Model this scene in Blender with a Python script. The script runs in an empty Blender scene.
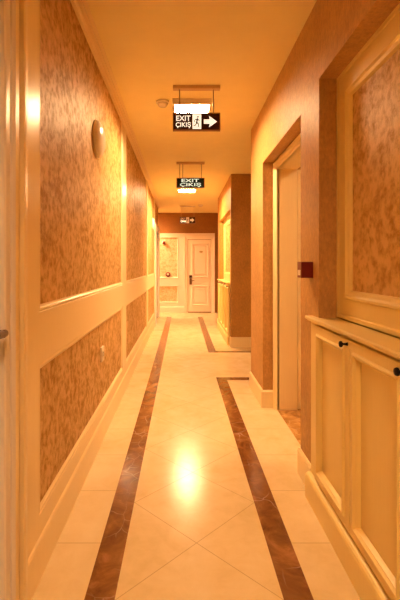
import bpy, bmesh, math
from mathutils import Vector, Matrix

S = bpy.context.scene
COL = S.collection
PI = math.pi

# ------------------------------------------------------------------ sizes
XL = -0.582      # left wall surface
XR = 0.712       # right wall surface
XF = 0.760       # right wall surface at the far end
YB = -2.0        # behind the camera
YE = 10.9        # end wall surface
H = 2.65         # ceiling
DIAG = 0.631     # diagonal of the floor diamonds
TX, TY = 0.0655, 1.847

# ------------------------------------------------------------------ node helpers
def new_mat(name):
    m = bpy.data.materials.new(name)
    m.use_nodes = True
    nt = m.node_tree
    nt.nodes.clear()
    out = nt.nodes.new('ShaderNodeOutputMaterial')
    b = nt.nodes.new('ShaderNodeBsdfPrincipled')
    nt.links.new(b.outputs[0], out.inputs[0])
    return m, nt, b

def N(nt, kind, **kw):
    n = nt.nodes.new(kind)
    for k, v in kw.items():
        setattr(n, k, v)
    return n

def M(nt, op, a, b=None, c=None):
    n = N(nt, 'ShaderNodeMath', operation=op)
    for i, v in enumerate((a, b, c)):
        if v is None:
            continue
        if isinstance(v, (int, float)):
            n.inputs[i].default_value = v
        else:
            nt.links.new(v, n.inputs[i])
    return n.outputs[0]

def ramp(nt, fac, stops):
    r = N(nt, 'ShaderNodeValToRGB')
    els = r.color_ramp.elements
    while len(els) < len(stops):
        els.new(0.5)
    for e, (p, c) in zip(els, stops):
        e.position = p
        e.color = (*c, 1) if len(c) == 3 else c
    nt.links.new(fac, r.inputs[0])
    return r.outputs[0]

def mixc(nt, fac, a, b):
    n = N(nt, 'ShaderNodeMix', data_type='RGBA')
    for sock, v in ((n.inputs['Factor'], fac), (n.inputs[6], a), (n.inputs[7], b)):
        if isinstance(v, (int, float)):
            sock.default_value = v
        elif isinstance(v, tuple):
            sock.default_value = (*v, 1)
        else:
            nt.links.new(v, sock)
    return n.outputs[2]

def coords(nt, scale=(1, 1, 1)):
    t = N(nt, 'ShaderNodeTexCoord')
    mp = N(nt, 'ShaderNodeMapping')
    mp.inputs['Scale'].default_value = scale
    nt.links.new(t.outputs['Object'], mp.inputs[0])
    return mp.outputs[0]

def noise(nt, vec, scale, detail=4, rough=0.55, dist=0.0):
    n = N(nt, 'ShaderNodeTexNoise')
    n.inputs['Scale'].default_value = scale
    n.inputs['Detail'].default_value = detail
    n.inputs['Roughness'].default_value = rough
    n.inputs['Distortion'].default_value = dist
    nt.links.new(vec, n.inputs['Vector'])
    return n.outputs[0]

def bump(nt, b, height, strength, dist):
    n = N(nt, 'ShaderNodeBump')
    n.inputs['Strength'].default_value = strength
    n.inputs['Distance'].default_value = dist
    nt.links.new(height, n.inputs['Height'])
    nt.links.new(n.outputs[0], b.inputs['Normal'])

def simple(name, col, rough=0.5, metal=0.0, spec=0.5):
    m, nt, b = new_mat(name)
    vec = coords(nt)
    f = noise(nt, vec, 6, 3)
    c = mixc(nt, f, tuple(x * 0.95 for x in col), tuple(min(1, x * 1.04) for x in col))
    nt.links.new(c, b.inputs['Base Color'])
    b.inputs['Roughness'].default_value = rough
    b.inputs['Metallic'].default_value = metal
    b.inputs['Specular IOR Level'].default_value = spec
    return m

def emis(name, col, strength):
    m, nt, b = new_mat(name)
    b.inputs['Base Color'].default_value = (0.8, 0.8, 0.8, 1)
    b.inputs['Emission Color'].default_value = (*col, 1)
    b.inputs['Emission Strength'].default_value = strength
    b.inputs['Roughness'].default_value = 0.4
    return m

def paint_mat(name, col, rough):
    """satin lacquer on wood, faint vertical brush grain"""
    m, nt, b = new_mat(name)
    vec = coords(nt, (40, 40, 2))
    g = noise(nt, vec, 3, 4)
    c = mixc(nt, g, tuple(x * 0.94 for x in col), tuple(min(1, x * 1.03) for x in col))
    nt.links.new(c, b.inputs['Base Color'])
    b.inputs['Roughness'].default_value = rough
    bump(nt, b, g, 0.02, 0.002)
    return m

def damask_mat(name, light, dark, contrast=1.0):
    """embossed wallpaper: leafy blotches in two tones with fine metallic thread"""
    m, nt, b = new_mat(name)
    vec = coords(nt)
    big = noise(nt, vec, 9.0, 2, 0.5, 1.2)
    leaf = noise(nt, vec, 24.0, 6, 0.72, 0.35)
    v = N(nt, 'ShaderNodeTexVoronoi', feature='SMOOTH_F1')
    v.inputs['Scale'].default_value = 34
    nt.links.new(vec, v.inputs['Vector'])
    grain = noise(nt, coords(nt, (1, 1, 0.25)), 150, 2, 0.6)
    a = M(nt, 'MULTIPLY', big, 0.42)
    a = M(nt, 'MULTIPLY_ADD', leaf, 0.62, a)
    a = M(nt, 'MULTIPLY_ADD', v.outputs['Distance'], 0.16, a)
    a = M(nt, 'MULTIPLY_ADD', grain, 0.18, a)
    lo, hi = 0.655 - 0.09 / contrast, 0.655 + 0.10 / contrast
    c = ramp(nt, a, [(lo, dark), (0.655, tuple((x + y) / 2 for x, y in zip(light, dark))), (hi, light)])
    nt.links.new(c, b.inputs['Base Color'])
    r = N(nt, 'ShaderNodeMapRange')
    r.inputs['From Min'].default_value = lo
    r.inputs['From Max'].default_value = hi
    r.inputs['To Min'].default_value = 0.58
    r.inputs['To Max'].default_value = 0.42
    nt.links.new(a, r.inputs['Value'])
    nt.links.new(r.outputs[0], b.inputs['Roughness'])
    b.inputs['Specular IOR Level'].default_value = 0.2
    b.inputs['Specular Tint'].default_value = (1.0, 0.88, 0.55, 1)
    bump(nt, b, a, 0.6, 0.008)
    return m

def fabric_mat(name, col):
    """plain woven wall covering with a fine grain"""
    m, nt, b = new_mat(name)
    w = noise(nt, coords(nt, (1, 1, 0.5)), 60, 4, 0.75)
    big = noise(nt, coords(nt), 5, 3)
    f = M(nt, 'MULTIPLY_ADD', big, 0.3, M(nt, 'MULTIPLY', w, 0.7))
    c = ramp(nt, f, [(0.34, tuple(x * 0.76 for x in col)), (0.66, tuple(min(1, x * 1.22) for x in col))])
    nt.links.new(c, b.inputs['Base Color'])
    b.inputs['Roughness'].default_value = 0.5
    b.inputs['Specular IOR Level'].default_value = 0.35
    bump(nt, b, w, 0.5, 0.006)
    return m

def marble_base(nt, vec):
    cloud = noise(nt, vec, 1.6, 6, 0.6, 0.8)
    fine = noise(nt, vec, 9, 5, 0.65, 0.5)
    f = M(nt, 'MULTIPLY_ADD', fine, 0.4, M(nt, 'MULTIPLY', cloud, 0.6))
    return ramp(nt, f, [(0.36, (0.64, 0.49, 0.26)), (0.5, (0.72, 0.565, 0.33)), (0.66, (0.77, 0.63, 0.40))]), fine

def floor_mat(name, joint):
    """polished cream marble; joint = 'diamond', 'across' or None"""
    m, nt, b = new_mat(name)
    t = N(nt, 'ShaderNodeTexCoord')
    vec = t.outputs['Object']
    c, fine = marble_base(nt, vec)
    if joint:
        sx = N(nt, 'ShaderNodeSeparateXYZ')
        nt.links.new(vec, sx.inputs[0])
        x = M(nt, 'SUBTRACT', sx.outputs[0], TX)
        y = M(nt, 'SUBTRACT', sx.outputs[1], TY)
        def line(v, period, half):
            # 1 on the joint, 0 elsewhere
            w = M(nt, 'FLOORED_MODULO', M(nt, 'ADD', v, period / 2), period)
            d = M(nt, 'ABSOLUTE', M(nt, 'SUBTRACT', w, period / 2))
            return M(nt, 'LESS_THAN', d, half)
        if joint == 'diamond':
            j = M(nt, 'MAXIMUM', line(M(nt, 'ADD', x, y), DIAG, 0.0026), line(M(nt, 'SUBTRACT', x, y), DIAG, 0.0026))
        else:
            j = line(y, 0.43, 0.0022)
        c = mixc(nt, M(nt, 'MULTIPLY', j, 0.62), c, (0.36, 0.24, 0.13))
    nt.links.new(c, b.inputs['Base Color'])
    r = M(nt, 'MULTIPLY_ADD', fine, 0.10, 0.15)
    nt.links.new(r, b.inputs['Roughness'])
    b.inputs['Specular IOR Level'].default_value = 0.36
    return m

def dark_marble_mat(name, k=(1, 1, 1)):
    """brown marble with pale hair veins"""
    m, nt, b = new_mat(name)
    vec = coords(nt)
    cloud = noise(nt, vec, 7, 6, 0.65, 1.0)
    base = ramp(nt, cloud, [(p_, tuple(min(0.8, x * kk) for x, kk in zip(c_, k))) for p_, c_ in ((0.35, (0.12, 0.040, 0.010)), (0.55, (0.22, 0.085, 0.022)), (0.72, (0.36, 0.165, 0.055)))])
    warp = N(nt, 'ShaderNodeTexNoise')
    warp.inputs['Scale'].default_value = 6
    nt.links.new(vec, warp.inputs['Vector'])
    add = N(nt, 'ShaderNodeVectorMath', operation='MULTIPLY_ADD')
    nt.links.new(warp.outputs['Color'], add.inputs[0])
    add.inputs[1].default_value = (0.12, 0.12, 0.12)
    nt.links.new(vec, add.inputs[2])
    v = N(nt, 'ShaderNodeTexVoronoi', feature='DISTANCE_TO_EDGE')
    v.inputs['Scale'].default_value = 7.5
    nt.links.new(add.outputs[0], v.inputs['Vector'])
    vein = ramp(nt, v.outputs['Distance'], [(0.0, (1, 1, 1)), (0.022, (0, 0, 0))])
    mask = ramp(nt, noise(nt, vec, 4, 2), [(0.44, (0, 0, 0)), (0.60, (1, 1, 1))])
    f = M(nt, 'MULTIPLY', vein, mask)
    c = mixc(nt, M(nt, 'MULTIPLY', f, 0.65), base, (0.55, 0.40, 0.27))
    nt.links.new(c, b.inputs['Base Color'])
    b.inputs['Roughness'].default_value = 0.14
    return m

LIGHT = (1.0, 0.615, 0.30)
CREAM = (0.90, 0.735, 0.42)
MAT = dict(
    paint=paint_mat('cream_lacquer', CREAM, 0.30),
    cabinet=paint_mat('cream_cabinet_lacquer', (0.85, 0.665, 0.27), 0.38),
    coolpaint=paint_mat('cream_lacquer_cool_lit', (0.82, 0.78, 0.76), 0.25),  # cream whitened so the colour carries cooler light on the near door
    endpaint_lit=paint_mat('cream_lacquer_bright_lit', (0.86, 0.74, 0.62), 0.25),  # cream paled so the colour carries whitened highlights at the end wall
    damask=damask_mat('damask_wallpaper', (0.67, 0.43, 0.175), (0.38, 0.205, 0.05)),
    damask_lit=damask_mat('damask_wallpaper_bright_lit', (0.80, 0.62, 0.42), (0.56, 0.38, 0.20)),  # same damask, paled in colour for the strong light on the end panel
    fabric=fabric_mat('woven_wall_covering', (0.53, 0.30, 0.105)),
    brown=fabric_mat('brown_wall_covering', (0.48, 0.245, 0.06)),
    darkbrown=fabric_mat('dark_brown_wall_covering', (0.27, 0.118, 0.03)),
    ceiling=simple('ceiling_paint', (0.92, 0.80, 0.43), 0.6, 0, 0.4),
    diamond=floor_mat('marble_diamond_tiles', 'diamond'),
    across=floor_mat('marble_border_tiles', 'across'),
    plain=floor_mat('marble_plain', None),
    strip=dark_marble_mat('brown_marble'),
    threshold=dark_marble_mat('light_brown_marble', (2.3, 3.1, 3.6)),
    bronze=simple('dark_bronze', (0.10, 0.05, 0.03), 0.3, 0.9),
    black=simple('black_metal', (0.008, 0.006, 0.006), 0.5, 0, 0.15),
    brass=simple('aged_brass', (0.50, 0.34, 0.16), 0.35, 0.8),
    oldbrass=simple('dull_brass', (0.20, 0.09, 0.03), 0.45, 0.3),
    plastic=simple('white_plastic', (0.92, 0.86, 0.76), 0.18),
    plate=simple('ivory_plastic', (0.80, 0.68, 0.50), 0.35),
    red=simple('red_plastic', (0.16, 0.004, 0.004), 0.35),
    darkred=simple('dark_red_plastic', (0.20, 0.018, 0.012), 0.4),
    signbrown=simple('dark_brown_acrylic', (0.060, 0.018, 0.007), 0.5, 0, 0.2),
    signframe=simple('brown_sign_frame', (0.26, 0.12, 0.05), 0.45),
    signgreen=simple('dark_green_acrylic', (0.008, 0.016, 0.010), 0.5, 0, 0.15),
    bar=simple('beige_metal', (0.62, 0.42, 0.24), 0.45),
    wire=simple('steel_wire', (0.35, 0.28, 0.2), 0.4, 0.6),
    lampframe=simple('white_lamp_frame', (0.82, 0.74, 0.6), 0.4),
    lamp=emis('lamp_diffuser', LIGHT, 185.0),
    lamp2=emis('lamp_diffuser_bright', LIGHT, 340.0),
    fill_back=emis('added_light_back', LIGHT, 165.0),
    fill_room=emis('added_light_room', LIGHT, 95.0),
    fill_side=emis('added_light_side', LIGHT, 420.0),
    letters=emis('lit_letters', (1.0, 0.90, 0.68), 0.8),
    greenletters=emis('lit_pale_green_letters', (0.66, 0.95, 0.72), 0.7),
    glow=emis('bright_lit_letters', (1.0, 0.80, 0.5), 2.2),
    softletters=emis('soft_lit_letters', (0.9, 0.45, 0.22), 0.22),
    dimletters=emis('dim_lit_letters', (0.5, 0.2, 0.08), 0.12),
)

# ------------------------------------------------------------------ mesh helpers
class MB:
    def __init__(self):
        self.bm = bmesh.new()
        self.mats = []
    def mi(self, m):
        if m not in self.mats:
            self.mats.append(m)
        return self.mats.index(m)
    def face(self, pts, m=None, smooth=False):
        vs = [self.bm.verts.new(p) for p in pts]
        f = self.bm.faces.new(vs)
        f.smooth = smooth
        if m:
            f.material_index = self.mi(m)
        return f
    def box(self, x0, y0, z0, x1, y1, z1, bevel=0.0):
        r = bmesh.ops.create_cube(self.bm, size=1)
        vs = r['verts']
        for v in vs:
            v.co = Vector(((x0 + x1) / 2 + v.co.x * (x1 - x0), (y0 + y1) / 2 + v.co.y * (y1 - y0), (z0 + z1) / 2 + v.co.z * (z1 - z0)))
        if bevel > 0:
            es = list({e for v in vs for e in v.link_edges})
            bmesh.ops.bevel(self.bm, geom=es, offset=bevel, segments=2, profile=0.7, affect='EDGES')
        return self
    def rings(self, loops, close=True, cap0=False, cap1=False, smooth=False):
        """skin successive loops of points"""
        bl = [[self.bm.verts.new(p) for p in lp] for lp in loops]
        n = len(bl[0])
        for a, b in zip(bl, bl[1:]):
            for i in range(n if close else n - 1):
                k = (i + 1) % n
                f = self.bm.faces.new((a[i], a[k], b[k], b[i]))
                f.smooth = smooth
        if cap0:
            self.bm.faces.new(bl[0])
        if cap1:
            self.bm.faces.new(bl[-1])
        return self
    def frame(self, mp, u0, v0, u1, v1, prof, fill=True, back=True):
        """mitred rectangular moulding: prof = (inset, height) steps"""
        loops = []
        for d, h in prof:
            loops.append([mp(u0 + d, v0 + d, h), mp(u1 - d, v0 + d, h), mp(u1 - d, v1 - d, h), mp(u0 + d, v1 - d, h)])
        return self.rings(loops, cap0=back, cap1=fill)
    def casing(self, mp, u0, u1, v1, prof, vb=0.0):
        """door surround, prof = (offset outward, height), mitred at the two top corners"""
        loops = []
        for d, h in prof:
            loops.append([mp(u0 - d, vb, h), mp(u0 - d, v1 + d, h), mp(u1 + d, v1 + d, h), mp(u1 + d, vb, h)])
        self.rings(loops, close=False)
        # close the back and the two feet
        return self
    def prism(self, pts, axis, a, b):
        """closed polygon pts (p, q) extruded along axis from a to b"""
        def at(p, q, t):
            return {'x': (t, p, q), 'y': (p, t, q), 'z': (p, q, t)}[axis]
        self.rings([[at(p, q, a) for p, q in pts], [at(p, q, b) for p, q in pts]], cap0=True, cap1=True)
        return self
    def lathe(self, origin, axis, prof, seg=32, smooth=True):
        """prof = (radius, distance along axis)"""
        o = Vector(origin)
        ax = Vector(axis).normalized()
        u = ax.orthogonal().normalized()
        w = ax.cross(u)
        loops = []
        for r, t in prof:
            r = max(r, 1e-5)
            loops.append([o + ax * t + (u * math.cos(2 * PI * k / seg) + w * math.sin(2 * PI * k / seg)) * r for k in range(seg)])
        return self.rings(loops, cap0=True, cap1=True, smooth=smooth)
    def rod(self, a, b, r, seg=12):
        a, b = Vector(a), Vector(b)
        return self.lathe(a, b - a, [(r, 0), (r, (b - a).length)], seg)
    def build(self, name, mat=None, parent=None, loc=None):
        bmesh.ops.recalc_face_normals(self.bm, faces=self.bm.faces[:])
        me = bpy.data.meshes.new(name)
        if loc is None and parent is not None:
            loc = parent['_at'] if '_at' in parent else None
        off = Vector(loc) if loc is not None else Vector((0, 0, 0))
        bmesh.ops.translate(self.bm, verts=self.bm.verts[:], vec=-off)
        self.bm.to_mesh(me)
        self.bm.free()
        for m in (self.mats or ([mat] if mat else [])):
            me.materials.append(m)
        o = bpy.data.objects.new(name, me)
        COL.objects.link(o)
        if parent is not None:
            o.parent = parent            # parents sit at off, unrotated
            o.location = (0, 0, 0)
            o['_at'] = tuple(off)
        else:
            o.location = off
            o['_at'] = tuple(off)
        return o

def tag(o, label, cat, group=None):
    o['label'] = label
    o['category'] = cat
    if group:
        o['group'] = group
    return o

def struct(o, label=None):
    o['kind'] = 'structure'
    if label:
        o['label'] = label
    return o

def thing(name, label, cat, loc, group=None):
    o = bpy.data.objects.new(name, None)
    o.empty_display_size = 0.05
    COL.objects.link(o)
    o.location = loc
    o['_at'] = tuple(loc)
    return tag(o, label, cat, group)

def copy_thing(root, loc, label, group=None):
    r = root.copy()
    COL.objects.link(r)
    r.location = loc
    r['label'] = label
    if group:
        r['group'] = group
    for ch in list(root.children):
        c = ch.copy()
        COL.objects.link(c)
        c.parent = r
        for g in ch.children:
            d = g.copy()
            COL.objects.link(d)
            d.parent = c
    return r

mapL = lambda x0: (lambda u, v, h: (x0 + h, u, v))       # on the left wall, facing +X
mapR = lambda x0: (lambda u, v, h: (x0 - h, u, v))       # on the right wall, facing -X
mapE = lambda y0: (lambda u, v, h: (u, y0 - h, v))       # on the end wall, facing -Y

# ------------------------------------------------------------------ floor
f = MB()
SL0, SL1 = -0.366, -0.252       # left dark strip
SR0, SR1 = 0.381, 0.493         # right dark strip
YN0, YN1 = 4.47, 4.585          # near cross strip into the lobby
YF0, YF1 = 5.89, 6.00           # far cross strip
YS = 10.0                       # the border stops here
XM = 2.75
def fl(x0, y0, x1, y1, m):
    f.face([(x0, y0, 0), (x1, y0, 0), (x1, y1, 0), (x0, y1, 0)], MAT[m])
Y0 = YB - 0.1
fl(-2.7, Y0, SL0, YS, 'across')
fl(SL0, Y0, SL1, YS, 'strip')
fl(SL1, Y0, SR0, YS, 'diamond')
fl(SR0, Y0, SR1, YN1, 'strip')
fl(SR1, Y0, 0.824, YN0, 'across')
fl(0.824, Y0, XM, 2.46, 'plain')
fl(0.824, 2.46, XM, 3.61, 'threshold')
fl(0.824, 3.61, XM, YN0, 'plain')
fl(SR1, YN0, XM, YN1, 'strip')
fl(SR0, YN1, XM, YF0, 'plain')
fl(SR1, YF0, XM, YF1, 'strip')
fl(SR0, YF0, SR1, YS, 'strip')
fl(SR1, YF1, XM, YS, 'across')
fl(-2.7, YS, XM, YE + 0.2, 'plain')
bm = f.bm
# give the slab a thickness
bot = [(-2.7, Y0, -0.1), (XM, Y0, -0.1), (XM, YE + 0.2, -0.1), (-2.7, YE + 0.2, -0.1)]
f.face(bot, MAT['plain'])
fo = f.build('floor')
for p in fo.data.polygons:          # every top face looks up
    if (p.normal.z < 0) == (p.center.z > -0.05):
        p.flip()
struct(fo, 'polished cream marble floor with dark brown marble borders')

# ------------------------------------------------------------------ ceiling
struct(MB().box(-2.75, YB - 0.1, H, XM + 0.1, YE + 0.2, H + 0.1).build('ceiling', MAT['ceiling']), 'plain cream painted ceiling')

# ------------------------------------------------------------------ left wall
w = MB()
T = 0.15
ND0, ND1, NDH = 0.42, 1.30, 2.12      # near door opening
FD0, FD1, FDH = 8.80, 9.86, 2.02      # far door opening
for y0, y1, z0, z1 in ((YB, ND0, 0, H), (ND0, ND1, NDH, H), (ND1, FD0, 0, H), (FD0, FD1, FDH, H), (FD1, 9.98, 0, H)):
    w.box(XL - T, y0, z0, XL, y1, z1)
struct(w.build('wall_left', MAT['damask']), 'left wall papered in gold damask between cream panelling')

STI = 0.012
RAIL0, RAIL1 = 0.858, 1.062
BOT0 = 0.165
LOW0 = 0.250
stiles = [(1.40, 1.634), (3.93, 4.19), (6.62, 6.90), (8.45, 8.72)]
panels = [(1.634, 3.93), (4.19, 6.62), (6.90, 8.45)]
t = MB()
for y0, y1 in stiles:
    t.box(XL, y0, BOT0, XL + STI, y1, H)
for y0, y1 in panels:
    t.box(XL, y0, RAIL0, XL + STI, y1, RAIL1)
    t.box(XL, y0, BOT0, XL + STI, y1, LOW0)
    bead = [(0, 0.0), (0, STI), (0.003, 0.008), (0.009, 0.011), (0.016, 0.011), (0.021, 0.006), (0.030, 0.002)]
    t.frame(mapL(XL), y0, LOW0, y1, RAIL0, bead, fill=False, back=False)
    t.frame(mapL(XL), y0, RAIL1, y1, H + 0.05, bead, fill=False, back=False)
t.box(XL, YB, BOT0, XL + STI, 0.30, H)
struct(t.build('trim_1', MAT['paint']), 'cream lacquered panelling of the left wall')

bb = MB()
prof = [(XL, 0), (XL + 0.020, 0), (XL + 0.020, 0.148), (XL + 0.017, 0.158), (XL + 0.012, 0.165), (XL, 0.165)]
for y0, y1 in ((YB, 0.30), (1.46, 8.68)):
    bb.prism(prof, 'y', y0, y1)
struct(bb.build('baseboard_left', MAT['paint']), 'cream baseboard along the left wall')

cr = MB()
prof = [(XL, H), (XL, H - 0.024), (XL + 0.016, H - 0.024), (XL + 0.018, H - 0.018), (XL + 0.030, H - 0.014), (XL + 0.038, H - 0.004), (XL + 0.044, H - 0.004), (XL + 0.046, H - 0.018), (XL + 0.056, H - 0.018), (XL + 0.058, H - 0.004), (XL + 0.078, H - 0.006), (XL + 0.078, H)]
cr.prism(prof, 'y', YB, 9.98)
struct(cr.build('trim_2', MAT['paint']), 'cream crown moulding under the ceiling on the left')

# near left door
d = MB()
d.frame(mapL(XL - 0.06), 0.425, 0.012, 1.295, 2.115,
        [(0, 0), (0, 0.040), (0.12, 0.040), (0.126, 0.048), (0.14, 0.048), (0.16, 0.030), (0.19, 0.030), (0.22, 0.038)])
door = d.build('door_1', MAT['coolpaint'])
struct(door, 'cream panelled door at the left edge of the photo')
c = MB()
c.casing(mapL(XL), ND0, ND1, NDH, [(0, -0.06), (0, 0.018), (0.006, 0.022), (0.034, 0.022), (0.036, 0.008), (0.050, 0.008), (0.054, 0.022), (0.066, 0.028), (0.096, 0.028), (0.100, 0.012), (0.116, 0.012), (0.120, 0.034), (0.128, 0.037), (0.160, 0.033), (0.160, 0.0)])
c.mats = [MAT['coolpaint'], MAT['paint']]  # inner casing gets the cool-lit cream, outer bands the plain cream
for fc in c.bm.faces:
    if max(abs(fc.calc_center_median().y - (ND0 + ND1) / 2) - (ND1 - ND0) / 2, fc.calc_center_median().z - NDH) > 0.062:
        fc.material_index = 1
c.build('door_frame', None, door)
hd = MB()
hd.lathe((XL - 0.02, 1.240, 1.043), (1, 0, 0), [(0.026, 0), (0.026, 0.008), (0.012, 0.010), (0.012, 0.066)], 20)
hd.rod((XL + 0.040, 1.254, 1.043), (XL + 0.040, 1.12, 1.043), 0.012)
hd.build('door_handle', MAT['bronze'], door)['label'] = 'dark bronze lever handle'

# far left door
d = MB()
d.frame(mapL(XL - 0.044), FD0 + 0.005, 0.01, FD1 - 0.005, FDH - 0.005, [(0, 0), (0, 0.04), (0.12, 0.04), (0.135, 0.028), (0.17, 0.028), (0.19, 0.036)])
door = struct(d.build('door_2', MAT['coolpaint']), 'cream door at the far end of the left wall')
c = MB()
c.casing(mapL(XL), FD0, FD1, FDH, [(0, -0.05), (0, 0.024), (0.012, 0.030), (0.07, 0.031), (0.08, 0.036), (0.12, 0.036), (0.12, 0.0)])
c.build('door_frame', MAT['coolpaint'], door)

# side passage beyond the far left door
w = MB()
w.box(-2.6, 9.83, 0, XL - T, 9.98, H)
w.box(-2.75, 9.83, 0, -2.6, YE, H)
struct(w.build('wall_passage', MAT['fabric']))

# ------------------------------------------------------------------ back wall
struct(MB().box(-1.5, YB - 0.1, 0, 1.6, YB, H).build('wall_back', MAT['fabric']))

# ------------------------------------------------------------------ right wall
NY0, NY1, NZ = 0.40, 2.13, 2.22       # niche
DY0, DY1, DZ = 2.46, 3.61, 2.155      # door recess
XD = 0.830                            # plane of the door surround
WE = 4.23                             # wall end at the lobby
w = MB()
w.box(XR, YB, 0, 1.0, NY0, H)
w.box(XR, NY0, NZ, 1.0, NY1, H)
w.box(0.832, NY0, 0, 1.0, NY1, NZ)
w.box(XR, DY0, DZ, 1.0, DY1, H)
w.box(XR, DY1, 0, XM, WE, H)
struct(w.build('wall_right', MAT['fabric']), 'right wall in woven beige covering with a niche and a door recess')

w = MB()
w.box(0.75, 6.27, 0, XM, 6.42, H)
w.box(0.75, 6.42, 2.13, XM, 8.18, H)
w.box(0.86, 6.42, 0, XM, 8.18, 2.13)
w.box(0.75, 8.18, 0, XM, 8.55, H)
w.box(1.04, 8.55, 0, XM, YE, H)
struct(w.build('wall_right_far', MAT['brown']), 'brown wall projecting on the right beyond the lobby')
struct(MB().box(XR, NY1, 0, 1.0, DY0, H).build('wall_right_pilaster', MAT['fabric']), 'beige pilaster between the niche and the doorway')
w = MB()
w.box(1.0, 1.3, 0, XM, 1.4, H)
w.box(XM - 0.15, 1.4, 0, XM, DY1, H)
struct(w.build('wall_room', MAT['fabric']), 'walls of the room behind the right doorway')
struct(MB().box(XM, WE, 0, XM + 0.1, 6.27, H).build('wall_lobby', MAT['fabric']))

# baseboards right
def base_run(mb, pts, hgt, th):
    """pts: wall line as seen in plan, board lies to the left of travel"""
    n = len(pts)
    offs = []
    P = [Vector(p) for p in pts]
    for i in range(n):
        ns = []
        if i > 0:
            d_ = (P[i] - P[i - 1]).normalized(); ns.append(Vector((-d_.y, d_.x)))
        if i < n - 1:
            d_ = (P[i + 1] - P[i]).normalized(); ns.append(Vector((-d_.y, d_.x)))
        if len(ns) == 2:
            m_ = (ns[0] + ns[1]).normalized()
            m_ /= max(0.3, m_.dot(ns[0]))
        else:
            m_ = ns[0]
        offs.append(m_)
    steps = [(0, 0), (th, 0), (th, hgt - 0.014), (th * 0.6, hgt - 0.005), (th * 0.55, hgt), (0, hgt)]
    loops = [[(P[i].x + offs[i].x * s, P[i].y + offs[i].y * s, z) for s, z in steps] for i in range(n)]
    mb.rings(loops, close=True, cap0=True, cap1=True)
b = MB()
base_run(b, [(XD, DY1), (XR, DY1), (XR, WE), (XM, WE)], 0.155, 0.016)
base_run(b, [(XR, 2.232), (XR, DY0), (XD, DY0)], 0.155, 0.016)
base_run(b, [(XR, YB), (XR, NY0)], 0.155, 0.016)
base_run(b, [(XM, 6.27), (0.75, 6.27), (0.75, 6.32)], 0.155, 0.016)
base_run(b, [(0.75, 8.30), (0.75, 8.55), (1.04, 8.55), (1.04, YE)], 0.155, 0.016)
struct(b.build('baseboard_right', MAT['paint']), 'cream baseboard along the right wall and its corners')

# right doorway: surround, lining and the open leaf turned into the passage
c = MB()
c.casing(mapR(XD), DY0 + 0.06, DY1 - 0.062, DZ - 0.070, [(0, -0.010), (0, 0.012), (0.008, 0.018), (0.022, 0.018), (0.028, 0.024), (0.050, 0.030), (0.060, 0.030), (0.060, -0.010)], 0.0)
# lining: two jambs and the head
XJ = 1.0
c.box(XD, DY0, 0, XJ, DY0 + 0.06, DZ)
c.box(XD, DY1 - 0.062, 0, XJ, DY1, DZ)
c.box(XD, DY0, DZ - 0.070, XJ, DY1, DZ)
lf = MB()
lf.box(XJ + 0.004, DY1 - 0.066, 0.008, XJ + 0.90, DY1 - 0.022, DZ - 0.076, 0.002)
leaf = struct(lf.build('door_4', MAT['paint']), 'plain cream door leaf standing open in the right doorway')
c.build('door_frame', MAT['paint'], leaf)

# niche panel
prof = [(0, 0), (0, 0.029), (0.018, 0.029), (0.024, 0.025), (0.098, 0.025), (0.102, 0.031), (0.114, 0.031), (0.122, 0.022), (0.136, 0.017), (0.144, 0.003)]
p = MB()
p.frame(mapR(0.832), NY0, 0.985, NY1, NZ, prof, fill=False, back=False)
pan = struct(p.build('trim_3', MAT['cabinet']), 'cream moulded frame around the wallpaper panel in the near niche')
pp = MB().box(0.8275, NY0 + 0.13, 1.115, 0.832, NY1 - 0.13, NZ - 0.13)
pp.build('wallpaper_panel', MAT['damask'], pan)['label'] = 'gold brown damask wallpaper'
p = MB()
p.frame(mapR(0.86), 6.42, 0.985, 8.18, 2.13, prof, fill=False, back=False)
pan = struct(p.build('trim_4', MAT['cabinet']), 'cream moulded frame around the panel in the far niche')
pp = MB().box(0.8555, 6.55, 1.115, 0.86, 8.05, 2.00)
pp.build('wallpaper_panel', MAT['damask'], pan)['label'] = 'gold damask wallpaper'

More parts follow.
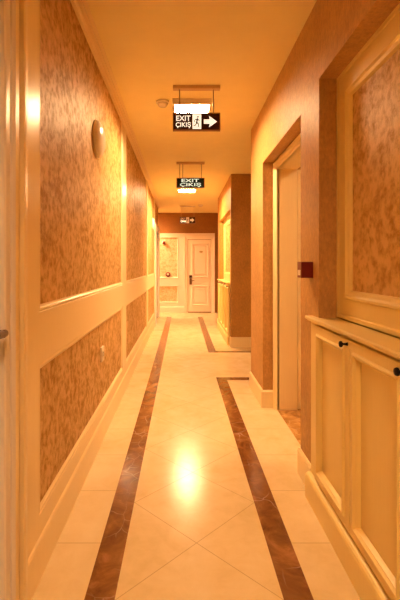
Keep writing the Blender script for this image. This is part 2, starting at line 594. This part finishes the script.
# ------------------------------------------------------------------ cabinets
def cabinet(label, glabel, xw, xback, yn, yniche, yfar, nd, dw, nseg_label):
    """low cabinet in a niche: front plane just proud of the wall face xw; lips over the wall by yfar - yniche"""
    xf = xw - 0.012
    root = thing('base_cabinet', label, 'cabinet', (xf, (yn + yfar) / 2, 0))
    body = MB()
    body.box(xf, yn, 0.135, xw - 0.002, yfar, 0.952)                 # face frame
    body.box(xw - 0.002, yn + 0.004, 0.0, xback - 0.003, yniche - 0.004, 0.952)
    body.build('cabinet_body', MAT['cabinet'], root)
    pl = MB()
    px = xw - 0.044
    pl.prism([(px + 0.042, 0), (px, 0), (px, 0.112), (px + 0.004, 0.124), (px + 0.012, 0.131), (px + 0.024, 0.135), (px + 0.042, 0.135)], 'y', yn, yfar)
    pl.build('plinth', MAT['cabinet'], root)
    mp = mapR(xf)
    dprof = [(0, 0), (0, 0.016), (0.002, 0.018), (0.040, 0.018), (0.042, 0.024), (0.047, 0.028), (0.053, 0.028), (0.057, 0.022), (0.061, 0.018), (0.064, 0.019), (0.068, 0.010), (0.072, 0.002), (0.084, 0.002)]
    y1 = yfar - 0.110
    for k in range(nd):
        y0 = y1 - dw
        dm = MB()
        dm.frame(mp, y0 + 0.003, 0.155, y1 - 0.003, 0.945, dprof)
        dd = dm.build('cabinet_door', MAT['cabinet'], root)
        kb = MB()
        kx, ky, kz = xf - 0.0175, y0 + 0.016, 0.926
        kb.lathe((kx, ky, kz), (-1, 0, 0), [(0.0075, 0), (0.0065, 0.004), (0.0048, 0.010), (0.0048, 0.020), (0.0125, 0.024), (0.0135, 0.028), (0.0115, 0.033), (0.0, 0.035)], 20)
        kb.build('knob', MAT['black'], dd)['label'] = 'small black knob'
        y1 = y0
    # worktop: a shelf with a moulded front edge
    tp = MB()
    xt = xw - 0.042
    def edge(y):
        return [(xw - 0.0015, y, 0.952), (xt + 0.016, y, 0.952), (xt + 0.012, y, 0.958), (xt + 0.004, y, 0.961), (xt, y, 0.965), (xt, y, 0.974), (xt + 0.003, y, 0.978), (xt + 0.03, y, 0.978), (xw - 0.0015, y, 0.978)]
    tp.rings([edge(yn), edge(yfar + 0.012)], cap0=True, cap1=True)
    tp.box(xw - 0.0015, yn + 0.003, 0.952, xback - 0.026, yniche - 0.003, 0.978)
    tag(tp.build('countertop', MAT['cabinet'], None, (xt, (yn + yfar) / 2, 0.952)), glabel, 'countertop')

cabinet('long cream panelled cabinet with black knobs under the near wallpaper niche',
        'cream wooden top with moulded edge on the near cabinet', XR, 0.832, NY0, NY1, 2.225, 4, 0.441, '')
cabinet('distant cream cabinet with dark knobs beyond the brown wall corner',
        'cream wooden top on the distant cabinet beyond the brown corner', 0.75, 0.86, 6.42, 8.18, 8.28, 4, 0.45, '')

# ------------------------------------------------------------------ end wall
struct(MB().box(-2.75, YE, 0, XM, YE + 0.12, H).build('wall_end', MAT['darkbrown']), 'brown end wall above the door and panel')
p = MB()
mp = mapE(YE)
PX0, PX1 = -0.95, 0.056
WX0, WX1 = -0.800, -0.094
p.box(PX0, YE - 0.022, 0, WX0, YE, 2.085)
p.box(WX1, YE - 0.022, 0, PX1, YE, 2.085)
for z0, z1 in ((0.16, 0.262), (0.722, 0.918), (2.010, 2.085)):
    p.box(WX0, YE - 0.022, z0, WX1, YE, z1)
DX0, DX1, DH = 0.150, 0.775, 1.945
bead = [(0, 0), (0, 0.028), (0.012, 0.030), (0.022, 0.020), (0.028, 0.004)]
p.frame(mp, WX0, 0.262, WX1, 0.722, bead, False, False)
p.frame(mp, WX0, 0.918, WX1, 2.010, bead, False, False)
p.box(PX1, YE - 0.022, DH + 0.094, 0.869, YE, 2.085)
p.box(PX0, YE - 0.036, 2.085, 0.870, YE, 2.105)
pan = struct(p.build('trim_5', MAT['endpaint_lit']), 'cream panelling left of the end door')
pp = MB()
pp.box(WX0, YE - 0.004, 0.262, WX1, YE - 0.0005, 0.722)
pp.box(WX0, YE - 0.004, 0.918, WX1, YE - 0.0005, 2.010)
pp.build('wallpaper_panel', MAT['damask_lit'], pan)['label'] = 'gold damask wallpaper'
bb = MB()
bb.prism([(YE, 0), (YE - 0.034, 0), (YE - 0.034, 0.145), (YE - 0.022, 0.16), (YE, 0.16)], 'x', -0.95, 0.056)
struct(bb.build('baseboard_end', MAT['endpaint_lit']), 'cream baseboard below the end panel')

DX0, DX1, DH = 0.150, 0.775, 1.945
d = MB()
d.box(DX0 + 0.006, YE - 0.018, 0.024, DX1 - 0.006, YE - 0.003, DH - 0.010)
ring = [(0, 0), (0, 0.016), (0.010, 0.026), (0.022, 0.022), (0.030, 0.001), (0.066, 0.001), (0.090, 0.014)]
d.frame(mapE(YE - 0.018), 0.262, 0.935, 0.705, 1.835, ring)
d.frame(mapE(YE - 0.018), 0.262, 0.195, 0.705, 0.720, ring)
d.frame(mapE(YE - 0.018), 0.262, 0.775, 0.705, 0.885, [(0, 0), (0, 0.006), (0.012, 0.008), (0.022, 0.003)])
door = struct(d.build('door_3', MAT['endpaint_lit']), 'cream panelled door in the end wall')
c = MB()
c.casing(mapE(YE), DX0, DX1, DH, [(0, 0), (0, 0.030), (0.010, 0.036), (0.050, 0.036), (0.058, 0.044), (0.088, 0.048), (0.094, 0.044), (0.094, 0.0)])
c.build('door_frame', MAT['endpaint_lit'], door)
hp = MB().box(0.198, YE - 0.029, 0.745, 0.264, YE - 0.018, 0.915, 0.003)
hp.rod((0.230, YE - 0.040, 0.85), (0.230, YE - 0.085, 0.85), 0.009)
hp.rod((0.222, YE - 0.080, 0.85), (0.330, YE - 0.080, 0.85), 0.009)
hp.build('door_handle', MAT['oldbrass'], door)['label'] = 'brass lever handle and plate'
MB().box(0.192, YE - 0.042, 0.922, 0.270, YE - 0.018, 0.995, 0.005).build('card_lock', MAT['bronze'], door)['label'] = 'dark square lock'
np_ = MB()
np_.rings([[(0.505 + 0.050 * math.cos(a * PI / 12), YE - y, 1.612 + 0.026 * math.sin(a * PI / 12)) for a in range(24)] for y in (0.0305, 0.037)], cap0=True, cap1=True)
np_.build('number_plate', MAT['brass'], door)['label'] = 'small oval brass plate'

# red devices on the end panel
def device(name, x, z, r, label, cat):
    root = thing(name, label, cat, (x, YE - 0.004, z))
    return root
root = thing('fire_alarm_sounder', 'small dark red alarm sounder high on the far wallpaper panel', 'fire alarm', (-0.478, YE - 0.004, 1.850))
MB().lathe((-0.478, YE - 0.004, 1.850), (0, -1, 0), [(0.062, 0), (0.062, 0.012), (0.045, 0.018)], 24).build('base_plate', MAT['plate'], root)
MB().lathe((-0.478, YE - 0.020, 1.850), (0, -1, 0), [(0.045, 0), (0.042, 0.03), (0.03, 0.05), (0.0, 0.056)], 24).build('sounder_body', MAT['darkred'], root)
root = thing('alarm_bell', 'round red brown alarm bell at mid height on the far wallpaper panel', 'fire alarm', (-0.372, YE - 0.004, 1.010))
MB().lathe((-0.372, YE - 0.004, 1.010), (0, -1, 0), [(0.066, 0), (0.066, 0.016), (0.058, 0.030), (0.036, 0.036), (0.0, 0.036)], 28).build('bell_dome', MAT['darkred'], root)
MB().lathe((-0.372, YE - 0.040, 1.018), (0, -1, 0), [(0.030, 0), (0.028, 0.006), (0.0, 0.010)], 20).build('centre_cap', MAT['plate'], root)['label'] = 'pale centre cap'

# ------------------------------------------------------------------ call point on the pilaster
root = thing('fire_call_point', 'red box fire call point on the beige pilaster beside the doorway', 'fire alarm', (XR, 2.26, 1.225))
k = MB()
k.box(XR - 0.064, 2.228, 1.182, XR + 0.003, 2.305, 1.270, 0.004)
k.build('housing', MAT['red'], root)
k = MB()
k.box(XR - 0.066, 2.245, 1.196, XR - 0.0635, 2.290, 1.226, 0.001)
k.build('press_pane', MAT['plastic'], root)['label'] = 'white press pane'

# ------------------------------------------------------------------ dome fittings on the left wall
def dome(y, z, label):
    root = thing('wall_dome_lamp', label, 'wall lamp', (XL, y, z), 'dome fittings on the left wall')
    MB().lathe((XL, y, z), (1, 0, 0), [(0.126, 0.0), (0.126, 0.012), (0.122, 0.014)], 48).build('back_ring', MAT['plate'], root)
    pr = [(0.122 * math.cos(a * PI / 20), 0.013 + 0.046 * math.sin(a * PI / 20)) for a in range(11)]
    MB().lathe((XL, y, z), (1, 0, 0), pr, 48).build('dome_shade', MAT['plastic'], root)
    return root
dm = dome(2.78, 2.105, 'white glossy dome on the nearest upper wallpaper panel of the left wall')
copy_thing(dm, (XL, 8.0, 2.06), 'distant white dome on the last upper panel of the left wall', 'dome fittings on the left wall')

# outlet
root = thing('wall_outlet', 'ivory outlet plate on the lower wallpaper panel of the left wall', 'outlet', (XL, 2.955, 0.613))
MB().box(XL, 2.908, 0.562, XL + 0.014, 3.000, 0.665, 0.004).build('cover_plate', MAT['plate'], root)
k = MB()
k.lathe((XL + 0.0135, 2.954, 0.613), (1, 0, 0), [(0.024, 0), (0.024, 0.004), (0.020, 0.004), (0.019, 0.0015)], 24)
k.build('socket', MAT['plate'], root)
k = MB()
for dz in (-0.0095, 0.0095):
    k.rod((XL + 0.015, 2.954, 0.613 + dz), (XL + 0.0162, 2.954, 0.613 + dz), 0.004)
k.build('socket_holes', MAT['black'], root)

# ------------------------------------------------------------------ ceiling lights
def ceiling_light(x, y, label, lamp, deep=0.048):
    root = thing('ceiling_light', label, 'ceiling light', (x, y, H), 'square ceiling lights')
    a, i = 0.165, 0.147
    fr = MB()
    fr.frame(lambda u, v, h: (x + u, y + v, H - h), -a, -a, a, a,
             [(0, 0), (0, deep - 0.003), (0.003, deep), (a - i - 0.004, deep), (a - i, deep - 0.004), (a - i, 0.004)], False, False)
    fr.build('light_frame', MAT['lampframe'], root)
    MB().box(x - i, y - i, H - 0.016, x + i, y + i, H - 0.004).build('diffuser', MAT[lamp], root)['label'] = 'bright square diffuser'
    return root
ceiling_light(0.085, 3.60, 'bright square ceiling light behind the nearest exit sign', 'lamp')
ceiling_light(0.090, 7.45, 'bright square ceiling light behind the middle exit sign', 'lamp2')
ceiling_light(0.080, -0.60, 'added square fill light behind the camera, out of view', 'fill_back', 0.085)  # unseen light, added to brighten the near end; deep frame keeps it downward
ceiling_light(-1.35, 10.45, 'added unseen fill light in the side passage past the far left door', 'fill_side')  # unseen light, added to brighten the end wall and its door

ceiling_light(1.75, 2.35, 'added unseen fill light in the room behind the right doorway', 'fill_room')  # unseen light, added to brighten the open leaf and jamb

# smoke detectors
def detector(x, y, label):
    root = thing('smoke_detector', label, 'smoke detector', (x, y, H), 'smoke detectors on the ceiling')
    MB().lathe((x, y, H), (0, 0, -1), [(0.055, 0), (0.055, 0.012), (0.048, 0.016)], 32).build('detector_base', MAT['plastic'], root)
    MB().lathe((x, y, H - 0.015), (0, 0, -1), [(0.042, 0), (0.042, 0.014), (0.034, 0.026), (0.014, 0.030), (0.0, 0.030)], 32).build('detector_head', MAT['plastic'], root)
    return root
dt = detector(-0.165, 3.50, 'pale round smoke detector left of the nearest ceiling light')
copy_thing(dt, (0.43, 9.45, H), 'small distant smoke detector on the ceiling before the end wall', 'smoke detectors on the ceiling')

# ------------------------------------------------------------------ exit signs
def text_mesh(name, body, x0, x1, z0, z1, y, mat, parent, offset=0.018):
    cu = bpy.data.curves.new(name, 'FONT')
    cu.body = body
    cu.offset = offset
    cu.extrude = 0.0
    to = bpy.data.objects.new(name, cu)
    COL.objects.link(to)
    bpy.context.view_layer.update()
    dg = bpy.context.evaluated_depsgraph_get()
    me = bpy.data.meshes.new_from_object(to.evaluated_get(dg))
    bpy.data.objects.remove(to)
    vs = me.vertices
    ax0, ax1 = min(v.co.x for v in vs), max(v.co.x for v in vs)
    az0, az1 = min(v.co.y for v in vs), max(v.co.y for v in vs)
    off = Vector(parent['_at'])
    for v in vs:
        v.co = Vector((x0 + (v.co.x - ax0) / (ax1 - ax0) * (x1 - x0), y, z0 + (v.co.y - az0) / (az1 - az0) * (z1 - z0))) - off
    me.materials.clear()
    me.materials.append(mat)
    # a little thickness
    b_ = bmesh.new(); b_.from_mesh(me)
    r = bmesh.ops.extrude_face_region(b_, geom=b_.faces[:])
    bmesh.ops.translate(b_, verts=[g for g in r['geom'] if isinstance(g, bmesh.types.BMVert)], vec=(0, 0.0012, 0))
    bmesh.ops.recalc_face_normals(b_, faces=b_.faces[:])
    b_.to_mesh(me); b_.free()
    o = bpy.data.objects.new(name, me)
    COL.objects.link(o)
    o.parent = parent
    o['_at'] = tuple(off)
    return o

def flat(mb, pts, y0, y1):
    mb.rings([[(x, y0, z) for x, z in pts], [(x, y1, z) for x, z in pts]], cap0=True, cap1=True)

def limb(mb, a, b_, wa, wb, y0, y1):
    a, b_ = Vector(a), Vector(b_)
    d_ = (b_ - a).normalized()
    n = Vector((-d_.y, d_.x))
    flat(mb, [tuple(a + n * wa), tuple(b_ + n * wb), tuple(b_ + d_ * wb * 0.8), tuple(b_ - n * wb), tuple(a - n * wa), tuple(a - d_ * wa * 0.8)], y0, y1)

def sign_body(label, xc, y, zt, zb, wdt, wires, back, bar='bar', rod='wire', rr=0.0045):
    root = thing('exit_sign', label, 'exit sign', (xc, y, zb))
    hw = wdt / 2
    MB().box(xc - hw, y - 0.022, H - 0.028, xc + hw, y + 0.022, H, 0.003).build('ceiling_bar', MAT[bar], root)
    for wx in wires:
        MB().rod((xc + wx, y, zt - 0.004), (xc + wx, y, H - 0.026), rr).build('hanging_rod', MAT[rod], root)
    bd = MB()
    bd.box(xc - hw + 0.004, y - 0.011, zb + 0.004, xc + hw - 0.004, y + 0.011, zt - 0.004)
    board = bd.build('sign_board', back, root)
    fr = MB()
    fr.frame(mapE(y + 0.014), xc - hw, zb, xc + hw, zt, [(0, 0), (0, 0.028), (0.008, 0.028), (0.008, 0.0)], False, False)
    fr.build('sign_frame', MAT['signframe'], board)
    return root, board

def arrow_sign(label, xc, y, zt, zb, wdt, wires, m_exit, m_cikis, m_man, m_arrow, **kw):
    root, board = sign_body(label, xc, y, zt, zb, wdt, wires, MAT['signbrown'], **kw)
    hw, hh = wdt / 2, zt - zb
    X = lambda s: xc - hw + s * wdt
    Z = lambda s: zb + s * hh
    yy = y - 0.0125
    text_mesh('exit_lettering', 'EXIT', X(0.07), X(0.375), Z(0.545), Z(0.84), yy, m_exit, board, 0.014)
    text_mesh('exit_lettering', '\u00c7IKI\u015e', X(0.06), X(0.38), Z(0.13), Z(0.475), yy, m_cikis, board, 0.010)
    pn = MB()
    flat(pn, [(X(0.415), Z(0.09)), (X(0.60), Z(0.09)), (X(0.60), Z(0.91)), (X(0.415), Z(0.91))], yy + 0.0012, yy)
    pno = pn.build('door_symbol', m_man, board)
    mn = MB()
    q = lambda s, t_: (X(0.415 + 0.185 * s), Z(0.09 + 0.82 * t_))
    ya, yb = yy, yy - 0.001
    u = wdt * 0.0155
    hx, hz = q(0.62, 0.82)
    flat(mn, [(hx + u * 1.15 * math.cos(a * PI / 8), hz + u * 1.15 * math.sin(a * PI / 8)) for a in range(16)], ya, yb)
    limb(mn, q(0.56, 0.70), q(0.47, 0.44), u * 1.1, u * 0.9, ya, yb)
    limb(mn, q(0.47, 0.44), q(0.70, 0.33), u * 0.8, u * 0.6, ya, yb)
    limb(mn, q(0.70, 0.33), q(0.66, 0.12), u * 0.6, u * 0.5, ya, yb)
    limb(mn, q(0.47, 0.44), q(0.36, 0.26), u * 0.8, u * 0.6, ya, yb)
    limb(mn, q(0.36, 0.26), q(0.12, 0.22), u * 0.6, u * 0.5, ya, yb)
    limb(mn, q(0.58, 0.68), q(0.80, 0.54), u * 0.6, u * 0.45, ya, yb)
    limb(mn, q(0.54, 0.68), q(0.26, 0.62), u * 0.6, u * 0.45, ya, yb)
    limb(mn, q(0.26, 0.62), q(0.22, 0.46), u * 0.5, u * 0.4, ya, yb)
    mn.build('running_figure', MAT['signbrown'], board)['label'] = 'dark running figure symbol'
    ar = MB()
    pts = [(0.655, 0.38), (0.78, 0.38), (0.76, 0.17), (0.93, 0.50), (0.76, 0.83), (0.78, 0.62), (0.655, 0.62)]
    flat(ar, [(X(a), Z(b_)) for a, b_ in pts], yy + 0.0012, yy)
    ar.build('arrow', m_arrow, board)['label'] = 'white arrow pointing right'
    return root

arrow_sign('nearest hanging exit sign with running figure and arrow', 0.113, 3.20, 2.438, 2.300, 0.368, (-0.132, 0.132),
           MAT['letters'], MAT['letters'], MAT['letters'], MAT['letters'])

root, board = sign_body('middle hanging exit sign with pale green letters only', 0.115, 5.55, 2.434, 2.300, 0.380, (-0.145, -0.105, 0.150), MAT['signgreen'])
text_mesh('exit_lettering', 'EXIT', 0.115 - 0.122, 0.115 + 0.115, 2.376, 2.420, 5.5375, MAT['greenletters'], board, 0.016)
text_mesh('exit_lettering', '\u00c7IKI\u015e', 0.115 - 0.142, 0.115 + 0.142, 2.309, 2.366, 5.5375, MAT['greenletters'], board, 0.012)

arrow_sign('farthest small exit sign with arrow before the brown end wall', 0.130, 9.60, 2.392, 2.232, 0.370, (-0.150, 0.150),
           MAT['dimletters'], MAT['glow'], MAT['dimletters'], MAT['softletters'], bar='lampframe', rod='bar', rr=0.002)

# ------------------------------------------------------------------ world, camera, view
wd = bpy.data.worlds.new('world')
S.world = wd
wd.use_nodes = True
wd.node_tree.nodes['Background'].inputs[0].default_value = (1.0, 0.45, 0.13, 1)
wd.node_tree.nodes['Background'].inputs[1].default_value = 0.0

cam = bpy.data.cameras.new('camera')
co = bpy.data.objects.new('camera', cam)
COL.objects.link(co)
co.location = (0, 0, 1.25)
co.rotation_euler = (PI / 2, 0, 0)
cam.sensor_fit = 'VERTICAL'
cam.sensor_height = 36
cam.lens = 410 / 600 * 36
cam.shift_x = 18 / 600
cam.shift_y = -34.5 / 600
cam.clip_start = 0.02
S.camera = co

for o in S.objects:
    if '_at' in o:
        del o['_at']

S.view_settings.view_transform = 'Standard'
S.view_settings.look = 'None'
S.view_settings.gamma = 1.0
S.view_settings.exposure = 0.35
S.view_settings.use_curve_mapping = False
